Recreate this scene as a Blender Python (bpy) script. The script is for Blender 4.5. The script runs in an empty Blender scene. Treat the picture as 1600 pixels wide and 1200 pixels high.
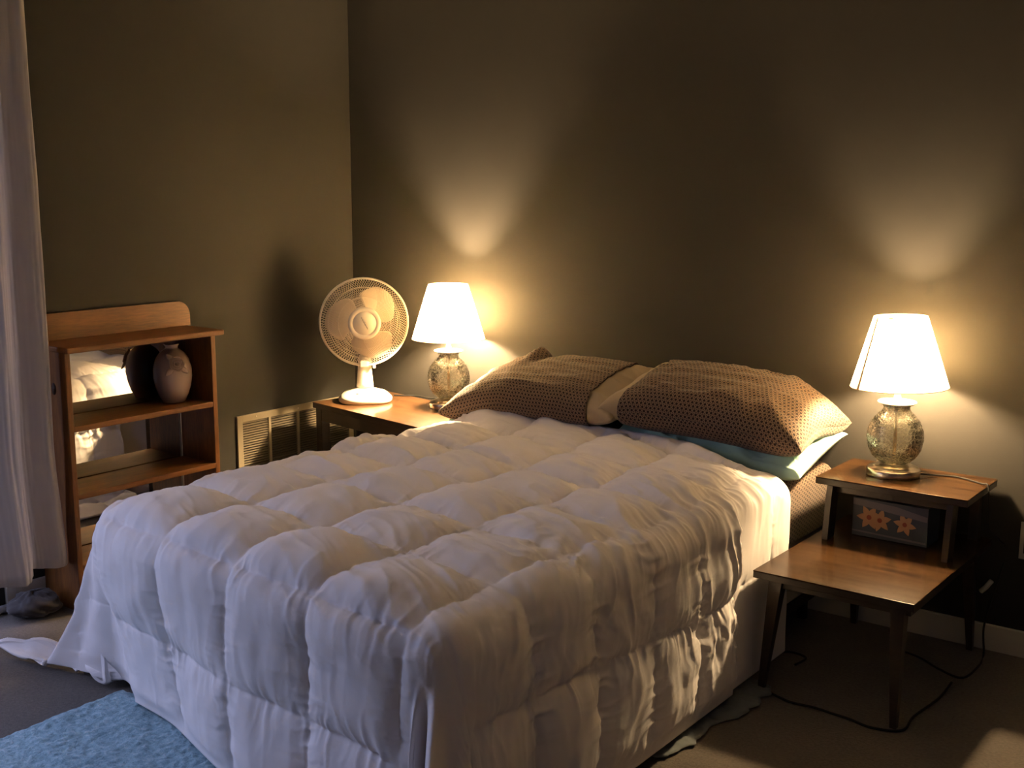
import bpy, bmesh, math, random
import numpy as np
from mathutils import Vector, Matrix

# ------------------------------------------------------------------ camera, light, exposure
scene = bpy.context.scene
COL = scene.collection
R = math.radians

def make_camera():
    cd = bpy.data.cameras.new('camera')
    cd.sensor_fit = 'HORIZONTAL'; cd.sensor_width = 36.0
    cd.lens = 36.0 * 1827.5 / 1600.0
    cd.clip_start = 0.05; cd.clip_end = 60
    co = bpy.data.objects.new('camera', cd); COL.objects.link(co)
    yaw, pit, rol = 0.6484, 0.1709, 0.0021
    fw = Vector((-math.sin(yaw)*math.cos(pit), math.cos(yaw)*math.cos(pit), -math.sin(pit)))
    rt = Vector((math.cos(yaw), math.sin(yaw), 0)); up = rt.cross(fw)
    r2 = rt*math.cos(rol) + up*math.sin(rol); u2 = -rt*math.sin(rol) + up*math.cos(rol)
    m = Matrix((r2, u2, -fw)).transposed().to_4x4()
    m.translation = Vector((3.7192, -3.7334, 1.4636))
    co.matrix_world = m
    scene.camera = co
make_camera()

scene.view_settings.view_transform = 'Standard'
scene.view_settings.look = 'None'
scene.view_settings.gamma = 1.0
scene.view_settings.exposure = 2.0
scene.view_settings.use_curve_mapping = False
cy = scene.cycles
cy.use_denoising = True
cy.max_bounces = 10; cy.diffuse_bounces = 5; cy.glossy_bounces = 5
cy.transmission_bounces = 8; cy.transparent_max_bounces = 12
cy.sample_clamp_indirect = 6.0
cy.caustics_reflective = False; cy.caustics_refractive = True
cy.blur_glossy = 0.5

LAMP_COLOR = (1.0, 0.70, 0.37)
BULB_STRENGTH = 800.0          # bulb surface radiance, both lamps
BULB_STRENGTH_FAR = 1500.0
SKY_COLOR = (0.57, 0.60, 0.98)
SKY_STRENGTH = 2.2            # dusk sky seen through the sliding door

world = bpy.data.worlds.new('dusk'); scene.world = world
world.use_nodes = True
bg = world.node_tree.nodes['Background']
bg.inputs['Color'].default_value = (*SKY_COLOR, 1); bg.inputs['Strength'].default_value = SKY_STRENGTH
_nt = world.node_tree; _tc = _nt.nodes.new('ShaderNodeTexCoord'); _sp = _nt.nodes.new('ShaderNodeSeparateXYZ')
_rp = _nt.nodes.new('ShaderNodeValToRGB')
_rp.color_ramp.elements[0].position = 0.47; _rp.color_ramp.elements[0].color = (.05, .055, .06, 1)   # dark ground
_rp.color_ramp.elements[1].position = 0.66; _rp.color_ramp.elements[1].color = (*SKY_COLOR, 1)
_ma = _nt.nodes.new('ShaderNodeMath'); _ma.operation = 'MULTIPLY_ADD'; _ma.inputs[1].default_value = .5; _ma.inputs[2].default_value = .5
_nt.links.new(_tc.outputs['Generated'], _sp.inputs[0]); _nt.links.new(_sp.outputs[2], _ma.inputs[0])
_nt.links.new(_ma.outputs[0], _rp.inputs[0]); _nt.links.new(_rp.outputs[0], bg.inputs['Color'])
# portal across the sliding door opening (only guides sampling of the sky)
DOOR_Y0, DOOR_Y1, DOOR_Z0, DOOR_Z1 = -3.55, -1.78, 0.05, 2.06
pl = bpy.data.lights.new('door_portal', 'AREA'); pl.shape = 'RECTANGLE'
pl.size = DOOR_Z1-DOOR_Z0; pl.size_y = DOOR_Y1-DOOR_Y0
pl.cycles.is_portal = True
po = bpy.data.objects.new('door_portal', pl); COL.objects.link(po)
po.location = (-0.16, (DOOR_Y0+DOOR_Y1)/2, (DOOR_Z0+DOOR_Z1)/2)
po.rotation_euler = (0, R(-90), 0)

# ------------------------------------------------------------------ helpers
def tag(o, label=None, cat=None, group=None, kind=None):
    if label: o['label'] = label
    if cat: o['category'] = cat
    if group: o['group'] = group
    if kind: o['kind'] = kind
    return o

def empty(name, loc, label, cat, group=None, rz=0.0):
    o = bpy.data.objects.new(name, None); COL.objects.link(o)
    o.location = loc; o.rotation_euler = (0, 0, rz); o.empty_display_size = 0.05
    return tag(o, label, cat, group)

class MB:
    """collects verts / faces / uvs / material slots for ONE mesh object"""
    def __init__(s): s.v = []; s.f = []; s.uv = []; s.mi = []; s.sm = []
    def add(s, verts, faces, mi=0, smooth=True, uvs=None):
        o = len(s.v); s.v.extend([tuple(map(float, p)) for p in verts])
        for k, f in enumerate(faces):
            s.f.append(tuple(int(i)+o for i in f)); s.mi.append(mi); s.sm.append(smooth)
            s.uv.append([uvs[i] for i in f] if uvs is not None else [(0.0, 0.0)]*len(f))
        return s
    def box(s, c, d, bev=0.003, mi=0, rot=None):
        """bevelled box, centre c, full size d"""
        bm = bmesh.new(); bmesh.ops.create_cube(bm, size=1.0)
        for v in bm.verts: v.co = Vector((v.co.x*d[0], v.co.y*d[1], v.co.z*d[2]))
        if bev > 0: bmesh.ops.bevel(bm, geom=list(bm.edges), offset=min(bev, min(d)*.45), segments=2, affect='EDGES', profile=0.6)
        M = rot if rot is not None else Matrix.Identity(3)
        bm.verts.ensure_lookup_table(); bm.verts.index_update()
        vs = [M @ v.co + Vector(c) for v in bm.verts]
        s.add(vs, [[v.index for v in f.verts] for f in bm.faces], mi, False); bm.free(); return s
    def lathe(s, prof, n=48, c=(0, 0, 0), mi=0, smooth=True, M=None, close=True):
        """profile [(r,z)] spun round z"""
        vs = []; fs = []; m = len(prof)
        for r, z in prof:
            for k in range(n):
                a = 2*math.pi*k/n; p = Vector((r*math.cos(a), r*math.sin(a), z))
                if M is not None: p = M @ p
                vs.append(p + Vector(c))
        for i in range(m-1):
            for k in range(n):
                k2 = (k+1) % n
                fs.append((i*n+k, i*n+k2, (i+1)*n+k2, (i+1)*n+k))
        if close:
            if prof[0][0] > 1e-6: fs.append(tuple(reversed(range(n))))
            if prof[-1][0] > 1e-6: fs.append(tuple((m-1)*n+k for k in range(n)))
        return s.add(vs, fs, mi, smooth)
    def tube(s, pts, rad, n=8, mi=0, cap=True, smooth=True):
        pts = [Vector(p) for p in pts]; vs = []; fs = []
        m = len(pts)
        ref = Vector((0, 0, 1))
        prev = None
        for i, p in enumerate(pts):
            t = (pts[min(i+1, m-1)] - pts[max(i-1, 0)]).normalized()
            if prev is None:
                a = ref if abs(t.dot(ref)) < .95 else Vector((1, 0, 0))
                x = t.cross(a).normalized()
            else:
                x = (prev - t*prev.dot(t)).normalized()
            prev = x; y = t.cross(x)
            r = rad[i] if isinstance(rad, (list, tuple)) else rad
            for k in range(n):
                an = 2*math.pi*k/n
                vs.append(p + x*math.cos(an)*r + y*math.sin(an)*r)
        for i in range(m-1):
            for k in range(n):
                k2 = (k+1) % n; fs.append((i*n+k, i*n+k2, (i+1)*n+k2, (i+1)*n+k))
        if cap: fs.append(tuple(reversed(range(n)))); fs.append(tuple((m-1)*n+k for k in range(n)))
        return s.add(vs, fs, mi, smooth)
    def grid(s, P, uv=None, mi=0, flip=False, smooth=True, wrap=False):
        """P: array (a,b,3)"""
        a, b = P.shape[:2]; vs = P.reshape(-1, 3)
        fs = []
        for i in range(a-1):
            for j in range(b if wrap else b-1):
                j2 = (j+1) % b
                q = (i*b+j, (i+1)*b+j, (i+1)*b+j2, i*b+j2)
                fs.append(q[::-1] if flip else q)
        return s.add(vs, fs, mi, smooth, None if uv is None else [tuple(x) for x in uv.reshape(-1, 2)])
    def prism(s, outline, depth, M=None, c=(0, 0, 0), mi=0):
        """2D outline (x,y) extruded along z by depth"""
        n = len(outline); vs = []
        for z in (0, depth):
            for x, y in outline:
                p = Vector((x, y, z)); p = M @ p if M is not None else p
                vs.append(p + Vector(c))
        fs = [tuple(reversed(range(n))), tuple(n+k for k in range(n))]
        for k in range(n): fs.append((k, (k+1) % n, n+(k+1) % n, n+k))
        return s.add(vs, fs, mi, False)
    def build(s, name, mats, parent=None, loc=None, rot=None):
        me = bpy.data.meshes.new(name); me.from_pydata(s.v, [], s.f)
        mats = mats if isinstance(mats, (list, tuple)) else [mats]
        for m in mats: me.materials.append(m)
        me.polygons.foreach_set('material_index', s.mi)
        me.polygons.foreach_set('use_smooth', s.sm)
        ul = me.uv_layers.new(name='UVMap')
        flat = [c for f in s.uv for p in f for c in p]
        ul.data.foreach_set('uv', flat)
        me.update()
        o = bpy.data.objects.new(name, me); COL.objects.link(o)
        if parent is not None: o.parent = parent
        if loc is not None: o.location = loc
        if rot is not None: o.rotation_euler = rot
        return o

def subsurf(o, lv=1):
    m = o.modifiers.new('sub', 'SUBSURF'); m.levels = lv; m.render_levels = lv; return o
def solid(o, t, off=-1):
    m = o.modifiers.new('sol', 'SOLIDIFY'); m.thickness = t; m.offset = off; return o

# lattice noise in numpy
def vnoise(x, y, seed=0):
    x = np.asarray(x, float); y = np.asarray(y, float)
    xi = np.floor(x).astype(np.int64); yi = np.floor(y).astype(np.int64)
    fx = x-xi; fy = y-yi
    fx = fx*fx*fx*(fx*(fx*6-15)+10); fy = fy*fy*fy*(fy*(fy*6-15)+10)
    def h(a, b):
        n = (a*374761393 + b*668265263 + seed*1442695041) & 0xffffffff
        n = ((n ^ (n >> 13))*1274126177) & 0xffffffff
        return ((n ^ (n >> 16)) & 0xffff)/32767.5-1.0
    return (h(xi, yi)*(1-fx)+h(xi+1, yi)*fx)*(1-fy)+(h(xi, yi+1)*(1-fx)+h(xi+1, yi+1)*fx)*fy
def fbm(x, y, seed=0, o=3):
    s = 0; a = 1.0; t = 0
    for k in range(o):
        s = s+a*vnoise(x*2**k+17.3*k, y*2**k+5.1*k, seed+k); t += a; a *= .5
    return s/t
def ridge(x, y, seed=0, o=2):
    s = 0; a = 1.0; t = 0
    for k in range(o):
        s = s+a*(1-2*np.abs(vnoise(x*2**k+7.7*k, y*2**k+3.3*k, seed+k))); t += a; a *= .5
    return s/t
def sstep(a, b, x):
    t = np.clip((x-a)/(b-a), 0, 1); return t*t*(3-2*t)

# ------------------------------------------------------------------ materials
def mat(name, color=(.5, .5, .5), rough=.6, metal=0.0, spec=.5, coat=0.0, sheen=0.0, trans=0.0, ior=1.45):
    m = bpy.data.materials.new(name); m.use_nodes = True
    b = m.node_tree.nodes['Principled BSDF']
    b.inputs['Base Color'].default_value = (*color, 1); b.inputs['Roughness'].default_value = rough
    b.inputs['Metallic'].default_value = metal; b.inputs['Specular IOR Level'].default_value = spec
    b.inputs['Coat Weight'].default_value = coat; b.inputs['Coat Roughness'].default_value = .08
    b.inputs['Sheen Weight'].default_value = sheen; b.inputs['Transmission Weight'].default_value = trans
    b.inputs['IOR'].default_value = ior
    return m
def nd(m, t, **kw):
    n = m.node_tree.nodes.new(t)
    for k, v in kw.items(): setattr(n, k, v)
    return n
def lk(m, a, b): m.node_tree.links.new(a, b)
def bsdf(m): return m.node_tree.nodes['Principled BSDF']
def noise_tex(m, scale, detail=3, src='Object', stretch=(1, 1, 1), rough=.5):
    tc = nd(m, 'ShaderNodeTexCoord'); mp = nd(m, 'ShaderNodeMapping'); mp.inputs['Scale'].default_value = stretch
    n = nd(m, 'ShaderNodeTexNoise'); n.inputs['Scale'].default_value = scale; n.inputs['Detail'].default_value = detail
    n.inputs['Roughness'].default_value = rough
    lk(m, tc.outputs[src], mp.inputs[0]); lk(m, mp.outputs[0], n.inputs['Vector']); return n
def ramp(m, fac, stops):
    r = nd(m, 'ShaderNodeValToRGB'); e = r.color_ramp.elements
    while len(e) < len(stops): e.new(.5)
    for k, (p, c) in enumerate(stops): e[k].position = p; e[k].color = (*c, 1)
    lk(m, fac, r.inputs[0]); return r
def bump(m, h, strength=.3, dist=.002):
    b = nd(m, 'ShaderNodeBump'); b.inputs['Strength'].default_value = strength; b.inputs['Distance'].default_value = dist
    lk(m, h, b.inputs['Height']); lk(m, b.outputs[0], bsdf(m).inputs['Normal']); return b

def wood(name, c0, c1, rough=.35, coat=.3, stretch=(1, 14, 14), scale=3.0, spec=.5):
    m = mat(name, c0, rough, coat=coat, spec=spec)
    n = noise_tex(m, scale, 6, 'Object', stretch, .62)
    w = noise_tex(m, scale*5, 3, 'Object', (stretch[0], stretch[1]*1.5, stretch[2]*1.5))
    r = ramp(m, n.outputs[0], [(.30, c0), (.5, tuple((a+b)/2 for a, b in zip(c0, c1))), (.68, c1)])
    mx = nd(m, 'ShaderNodeMix', data_type='RGBA', blend_type='MULTIPLY'); mx.inputs[0].default_value = .5
    r2 = ramp(m, w.outputs[0], [(.35, (.45, .4, .38)), (.6, (1, 1, 1))])
    lk(m, r.outputs[0], mx.inputs[6]); lk(m, r2.outputs[0], mx.inputs[7]); lk(m, mx.outputs[2], bsdf(m).inputs['Base Color'])
    bump(m, n.outputs[0], .08, .001)
    return m

def paint(name, c, rough=.75):
    m = mat(name, c, rough, spec=.15)
    n = noise_tex(m, 160, 3); bump(m, n.outputs[0], .12, .001)
    return m

M = {}
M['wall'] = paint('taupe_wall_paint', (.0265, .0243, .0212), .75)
M['wall_cream'] = paint('cream_wall_paint', (.50, .45, .38), .8)
M['ceiling'] = paint('ceiling_white', (.86, .84, .80), .9)
M['trim'] = mat('trim_white', (.5, .47, .41), .45)
M['vent'] = mat('vent_enamel', (.26, .215, .145), .45)
M['louver'] = mat('louver_enamel', (.10, .082, .055), .5)
M['dark_gap'] = mat('duct_dark', (.03, .028, .025), .9)
# carpet
m = M['carpet'] = mat('carpet', (.2, .17, .14), .95, spec=.1, sheen=.2)
n = noise_tex(m, 110, 5, rough=.8); n2 = noise_tex(m, 9, 4)
r = ramp(m, n.outputs[0], [(.3, (.060, .048, .038)), (.7, (.165, .135, .110))])
mx = nd(m, 'ShaderNodeMix', data_type='RGBA', blend_type='MULTIPLY'); mx.inputs[0].default_value = .5
r2 = ramp(m, n2.outputs[0], [(.3, (.6, .6, .6)), (.7, (1, 1, 1))])
lk(m, r.outputs[0], mx.inputs[6]); lk(m, r2.outputs[0], mx.inputs[7]); lk(m, mx.outputs[2], bsdf(m).inputs['Base Color'])
bump(m, n.outputs[0], .9, .006)
# fabric
def fabric(name, c, rough=.85, sheen=.15, sc=900):
    m = mat(name, c, rough, spec=.2, sheen=sheen)
    n = noise_tex(m, sc, 2); bump(m, n.outputs[0], .15, .0006); return m
M['comforter'] = fabric('comforter_cotton', (.80, .75, .74))
M['beige_cotton'] = fabric('beige_cotton', (.36, .28, .175))
M['mint'] = fabric('mint_cotton', (.36, .56, .47))
M['skirt'] = fabric('box_spring_fabric', (.40, .36, .32))
M['undersheet'] = fabric('grey_sheet', (.12, .135, .14))
M['knit'] = fabric('dark_knit', (.035, .03, .03), sc=300)
m = M['rug'] = mat('teal_rug', (.12, .27, .30), .95, spec=.1, sheen=.3)
n = noise_tex(m, 55, 5, rough=.75)
r = ramp(m, n.outputs[0], [(.3, (.10, .20, .24)), (.52, (.25, .42, .50)), (.72, (.50, .62, .66))]); lk(m, r.outputs[0], bsdf(m).inputs['Base Color'])
bump(m, n.outputs[0], .9, .01)
# curtain: thin cloth, lets some light through
m = M['curtain'] = fabric('curtain_cloth', (.74, .69, .66))
tr = nd(m, 'ShaderNodeBsdfTranslucent'); tr.inputs[0].default_value = (.6, .56, .54, 1)
ms = nd(m, 'ShaderNodeMixShader'); ms.inputs[0].default_value = .42
out = m.node_tree.nodes['Material Output']
lk(m, bsdf(m).outputs[0], ms.inputs[1]); lk(m, tr.outputs[0], ms.inputs[2]); lk(m, ms.outputs[0], out.inputs[0])
# printed pillowcase: staggered dark dots inside pale rings (UV in metres)
def dotted(name):
    m = mat(name, (.3, .2, .15), .8, spec=.2, sheen=.1)
    uv = nd(m, 'ShaderNodeTexCoord'); sp = nd(m, 'ShaderNodeSeparateXYZ'); lk(m, uv.outputs['UV'], sp.inputs[0])
    def mth(op, a, b=None, c=None):
        n = nd(m, 'ShaderNodeMath', operation=op)
        for k, x in enumerate((a, b, c)):
            if x is None: continue
            if isinstance(x, (int, float)): n.inputs[k].default_value = x
            else: lk(m, x, n.inputs[k])
        return n.outputs[0]
    px, py = .0150, .0130
    v = mth('DIVIDE', sp.outputs[1], py); row = mth('FLOOR', v); odd = mth('MULTIPLY', mth('MODULO', mth('ABSOLUTE', row), 2.0), .5)
    u = mth('ADD', mth('DIVIDE', sp.outputs[0], px), odd)
    fu = mth('SUBTRACT', mth('FRACT', u), .5); fv = mth('SUBTRACT', mth('FRACT', v), .5)
    d = mth('SQRT', mth('ADD', mth('POWER', mth('MULTIPLY', fu, px/py), 2.0), mth('POWER', fv, 2.0)))
    r = ramp(m, d, [(.0, (.018, .010, .008)), (.33, (.022, .012, .009)), (.39, (.22, .155, .11)), (.50, (.19, .13, .088)), (.58, (.05, .03, .022))])
    lk(m, r.outputs[0], bsdf(m).inputs['Base Color'])
    return m
M['dots'] = dotted('brown_dot_print')
# woods
M['walnut'] = wood('walnut_veneer', (.010, .004, .0014), (.056, .026, .009),   .24, .08, (1.2, 14, 14), 3.2)
bsdf(M['walnut']).inputs['Specular IOR Level'].default_value = .16
M['walnut_edge'] = wood('dark_walnut', (.020, .011, .007), (.035, .018, .010), .4, .2, (3, 3, 14), 3)
M['teak'] = wood('orange_veneer', (.055, .024, .009), (.105, .052, .020), .33, .4, (1.2, 14, 14), 2.6)
M['pine'] = wood('pine', (.115, .038, .005), (.20, .070, .010), .5, .1, (10, 1.0, 10), 3.0)
M['pine_v'] = wood('pine_upright', (.115, .038, .005), (.20, .070, .010), .5, .1, (10, 10, 1.0), 3.0)
M['knot'] = mat('pine_knot', (.035, .014, .006), .6)
M['mirror'] = mat('mirror_glass', (.78, .78, .74), .02, metal=1.0)
M['chrome'] = mat('brushed_nickel', (.55, .47, .38), .28, metal=1.0)
M['white_plastic'] = mat('white_plastic', (.72, .66, .56), .38)
M['blade'] = mat('fan_blade_plastic', (.62, .52, .40), .4)
M['wire'] = mat('fan_wire', (.64, .56, .44), .45)
M['grey_print'] = mat('grey_print', (.09, .08, .085), .5)
M['black_plastic'] = mat('black_plastic', (.012, .011, .010), .7, spec=.2)
M['black'] = mat('black_matte', (.012, .012, .012), .8)
M['ceramic'] = mat('cream_ceramic', (.42, .31, .27), .22, coat=.3)
M['outlet'] = mat('outlet_plate', (.45, .40, .33), .5)
M['white_bar'] = mat('white_enamel_bar', (.6, .62, .66), .4)
M['card'] = mat('tissue_card', (.035, .045, .075), .4)
M['petal'] = mat('printed_petal', (.42, .22, .12), .5)
M['petal_core'] = mat('printed_petal_core', (.25, .05, .03), .5)
M['card_light'] = mat('printed_mist', (.12, .11, .15), .4)
M['tissue'] = mat('tissue_paper', (.45, .43, .42), .9)
# crackle glass: thin clear shell with pale crack lines
m = M['glass'] = bpy.data.materials.new('crackle_glass'); m.use_nodes = True
nt = m.node_tree; nt.nodes.remove(bsdf(m)); out = nt.nodes['Material Output']
tc = nd(m, 'ShaderNodeTexCoord'); vo = nd(m, 'ShaderNodeTexVoronoi', feature='DISTANCE_TO_EDGE'); vo.inputs['Scale'].default_value = 78
lk(m, tc.outputs['Object'], vo.inputs['Vector'])
r = ramp(m, vo.outputs['Distance'], [(.0, (.42, .42, .42)), (.05, (.07, .07, .07)), (.14, (.012, .012, .012))])
bb = nd(m, 'ShaderNodeBump'); bb.inputs['Strength'].default_value = .8; bb.inputs['Distance'].default_value = .003; lk(m, vo.outputs['Distance'], bb.inputs['Height'])
tr = nd(m, 'ShaderNodeBsdfTransparent'); tr.inputs[0].default_value = (.93, .92, .88, 1)
gl = nd(m, 'ShaderNodeBsdfGlossy'); gl.inputs['Roughness'].default_value = .05; lk(m, bb.outputs[0], gl.inputs['Normal'])
fr_ = nd(m, 'ShaderNodeFresnel'); fr_.inputs[0].default_value = 1.5; lk(m, bb.outputs[0], fr_.inputs['Normal'])
m1 = nd(m, 'ShaderNodeMixShader'); lk(m, fr_.outputs[0], m1.inputs[0]); lk(m, tr.outputs[0], m1.inputs[1]); lk(m, gl.outputs[0], m1.inputs[2])
df = nd(m, 'ShaderNodeBsdfDiffuse'); df.inputs[0].default_value = (.8, .76, .66, 1)
tl_ = nd(m, 'ShaderNodeBsdfTranslucent'); tl_.inputs[0].default_value = (.85, .8, .7, 1)
m2 = nd(m, 'ShaderNodeMixShader'); lk(m, df.outputs[0], m2.inputs[1]); lk(m, tl_.outputs[0], m2.inputs[2])
m3 = nd(m, 'ShaderNodeMixShader'); lk(m, r.outputs[0], m3.inputs[0]); lk(m, m1.outputs[0], m3.inputs[1]); lk(m, m2.outputs[0], m3.inputs[2])
lk(m, m3.outputs[0], out.inputs[0])
m = M['clear_glass'] = bpy.data.materials.new('door_glass'); m.use_nodes = True
nt = m.node_tree; nt.nodes.remove(bsdf(m)); out = nt.nodes['Material Output']
tr = nd(m, 'ShaderNodeBsdfTransparent'); tr.inputs[0].default_value = (.92, .95, .95, 1)
gl = nd(m, 'ShaderNodeBsdfGlossy'); gl.inputs['Roughness'].default_value = .02
ms = nd(m, 'ShaderNodeMixShader'); ms.inputs[0].default_value = .07
lk(m, tr.outputs[0], ms.inputs[1]); lk(m, gl.outputs[0], ms.inputs[2]); lk(m, ms.outputs[0], out.inputs[0])
# lamp shade: translucent parchment
m = M['shade'] = bpy.data.materials.new('lamp_shade_cloth'); m.use_nodes = True
nt = m.node_tree; nt.nodes.remove(bsdf(m)); out = nt.nodes['Material Output']
df = nd(m, 'ShaderNodeBsdfDiffuse'); df.inputs[0].default_value = (.70, .66, .56, 1)
tr = nd(m, 'ShaderNodeBsdfTranslucent'); tr.inputs[0].default_value = (.78, .68, .50, 1)
ms = nd(m, 'ShaderNodeMixShader'); ms.inputs[0].default_value = .42
lk(m, df.outputs[0], ms.inputs[1]); lk(m, tr.outputs[0], ms.inputs[2]); lk(m, ms.outputs[0], out.inputs[0])
M['shade_trim'] = fabric('shade_trim', (.50, .36, .20))
def emit(name, c, s):
    m = bpy.data.materials.new(name); m.use_nodes = True; nt = m.node_tree; nt.nodes.remove(bsdf(m))
    e = nd(m, 'ShaderNodeEmission'); e.inputs[0].default_value = (*c, 1); e.inputs[1].default_value = s
    lk(m, e.outputs[0], nt.nodes['Material Output'].inputs[0]); return m
M['bulb_near'] = emit('bulb_glow', LAMP_COLOR, BULB_STRENGTH)
M['bulb_far'] = emit('bulb_glow_far', LAMP_COLOR, BULB_STRENGTH_FAR)

# ------------------------------------------------------------------ room shell
RX, RY, RZ, T = 4.6, -4.9, 2.44, .10
def struct(name, mb, mats):
    o = mb.build(name, mats); o['kind'] = 'structure'; return o
struct('floor', MB().box((RX/2, RY/2, -.05), (RX+.6, -RY+.6, .10), 0), M['carpet'])
struct('ceiling', MB().box((RX/2, RY/2, RZ+.05), (RX+.6, -RY+.6, .10), 0), M['ceiling'])
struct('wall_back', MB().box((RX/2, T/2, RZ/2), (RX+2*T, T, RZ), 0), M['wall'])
struct('wall_right', MB().box((RX+T/2, RY/2, RZ/2), (T, -RY, RZ), 0), M['wall_cream'])
struct('wall_front', MB().box((RX/2, RY-T/2, RZ/2), (RX+2*T, T, RZ), 0), M['wall_cream'])
wl = MB()
wl.box((-T/2, DOOR_Y1/2, RZ/2), (T, -DOOR_Y1, RZ), 0)
wl.box((-T/2, (RY+DOOR_Y0)/2, RZ/2), (T, DOOR_Y0-RY, RZ), 0)
wl.box((-T/2, (DOOR_Y0+DOOR_Y1)/2, (DOOR_Z1+RZ)/2), (T, DOOR_Y1-DOOR_Y0, RZ-DOOR_Z1), 0)
wl.box((-T/2, (DOOR_Y0+DOOR_Y1)/2, DOOR_Z0/2), (T, DOOR_Y1-DOOR_Y0, DOOR_Z0), 0)
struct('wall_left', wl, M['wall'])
BH = .085
def baseboard(name, a, b_, axis, off):
    mb = MB(); L = b_-a
    if axis == 'x': mb.box(((a+b_)/2, off, BH/2), (L, .013, BH), .004)
    else: mb.box((off, (a+b_)/2, BH/2), (.013, L, BH), .004)
    return struct(name, mb, M['trim'])
baseboard('baseboard_back', .014, RX-.002, 'x', -.0065)
baseboard('baseboard_left', DOOR_Y1+.06, -.72, 'y', .0065)
baseboard('baseboard_right', RY+.002, -.014, 'y', RX-.0065)
# sliding door: frame, mullion, two glass panels
fr = MB(); ym = (DOOR_Y0+DOOR_Y1)/2
for yy in (DOOR_Y0+.025, DOOR_Y1-.025, ym): fr.box((-.05, yy, (DOOR_Z0+DOOR_Z1)/2), (.06, .05, DOOR_Z1-DOOR_Z0), .004)
for zz in (DOOR_Z0+.02, DOOR_Z1-.02): fr.box((-.05, ym, zz), (.06, DOOR_Y1-DOOR_Y0, .04), .004)
fr_o = struct('door_1', fr, M['trim'])
gp = MB().box((-.05, ym, (DOOR_Z0+DOOR_Z1)/2), (.006, DOOR_Y1-DOOR_Y0-.06, DOOR_Z1-DOOR_Z0-.06), 0).build('glass_pane', M['clear_glass'], fr_o)
gp['kind'] = 'structure'

# ------------------------------------------------------------------ curtain
def curtain():
    ny, nz = 260, 60
    root = empty('curtain', (.16, -1.95, .15), 'white floor length curtain gathered at the sliding door beside the pine bookshelf', 'curtain')
    t = np.linspace(0, 1, ny)[None, :]; z = np.linspace(0, 1, nz)[:, None]
    zz = .17+z*2.03 + 0*t
    flare = (1-z)
    edge = -1.606+.006*np.sin(z*3)+.028*sstep(.22, 0, z)
    y = edge-(.62+.05*flare)*t
    amp = .026+.016*flare
    x = .165+amp*np.sin(t*2*np.pi*4.2+.6+.5*np.sin(z*2.2))*sstep(0, .05, t+.01)+.010*fbm(t*26, z*2.2, 4)+.006*fbm(t*60, z*5, 9)
    x = x+.03*flare*sstep(.0, .35, t)
    zz = zz-.04*sstep(.15, .5, t)*(1-z)**6+.004*np.sin(t*40)*(1-z)**4
    hem = np.where(z < .052, .003*sstep(.052, .045, z), 0)
    P = np.stack([x+hem, y, zz], -1)-np.array([.16, -1.95, .15])
    o = MB().grid(P).build('panel', M['curtain'], root); solid(o, .0015, 0)
    MB().tube([(.0, .34, 2.075), (.0, -1.9, 2.075)], .012, 12).build('rod', M['trim'], root)
    for yy in (.30, -1.7): MB().tube([(-.156, yy, 2.075), (.0, yy, 2.075)], .008, 8).build('bracket', M['trim'], root)
curtain()
tag(MB().tube([(.035, -2.9, .018), (.025, -1.66, .018)], .014, 12).build('security_bar', M['white_bar']),
    'white bar lying on the carpet along the sliding door below the curtain', 'bar')
def knit():
    nu, nv = 60, 30
    a = np.linspace(0, 2*np.pi, nu, endpoint=False)[None, :]; b_ = np.linspace(-np.pi/2, np.pi/2, nv)[:, None]
    rr = 1+.22*fbm(np.cos(a)*2+4+b_, np.sin(a)*2+b_*2, 3)+.05*fbm(a*9, b_*9, 5)
    x = .075*np.cos(b_)*np.cos(a)*rr; y = .085*np.cos(b_)*np.sin(a)*rr; z = np.maximum(.045*np.sin(b_)*rr+.04, 0)
    P = np.stack([x+0*b_, y+0*b_, z+0*a], -1)
    tag(MB().grid(P, wrap=True).build('crumpled_cloth', M['knit'], loc=(.125, -1.685, .001)),
        'small dark knitted cloth bundle on the carpet under the curtain hem', 'cloth')
knit()

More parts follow.
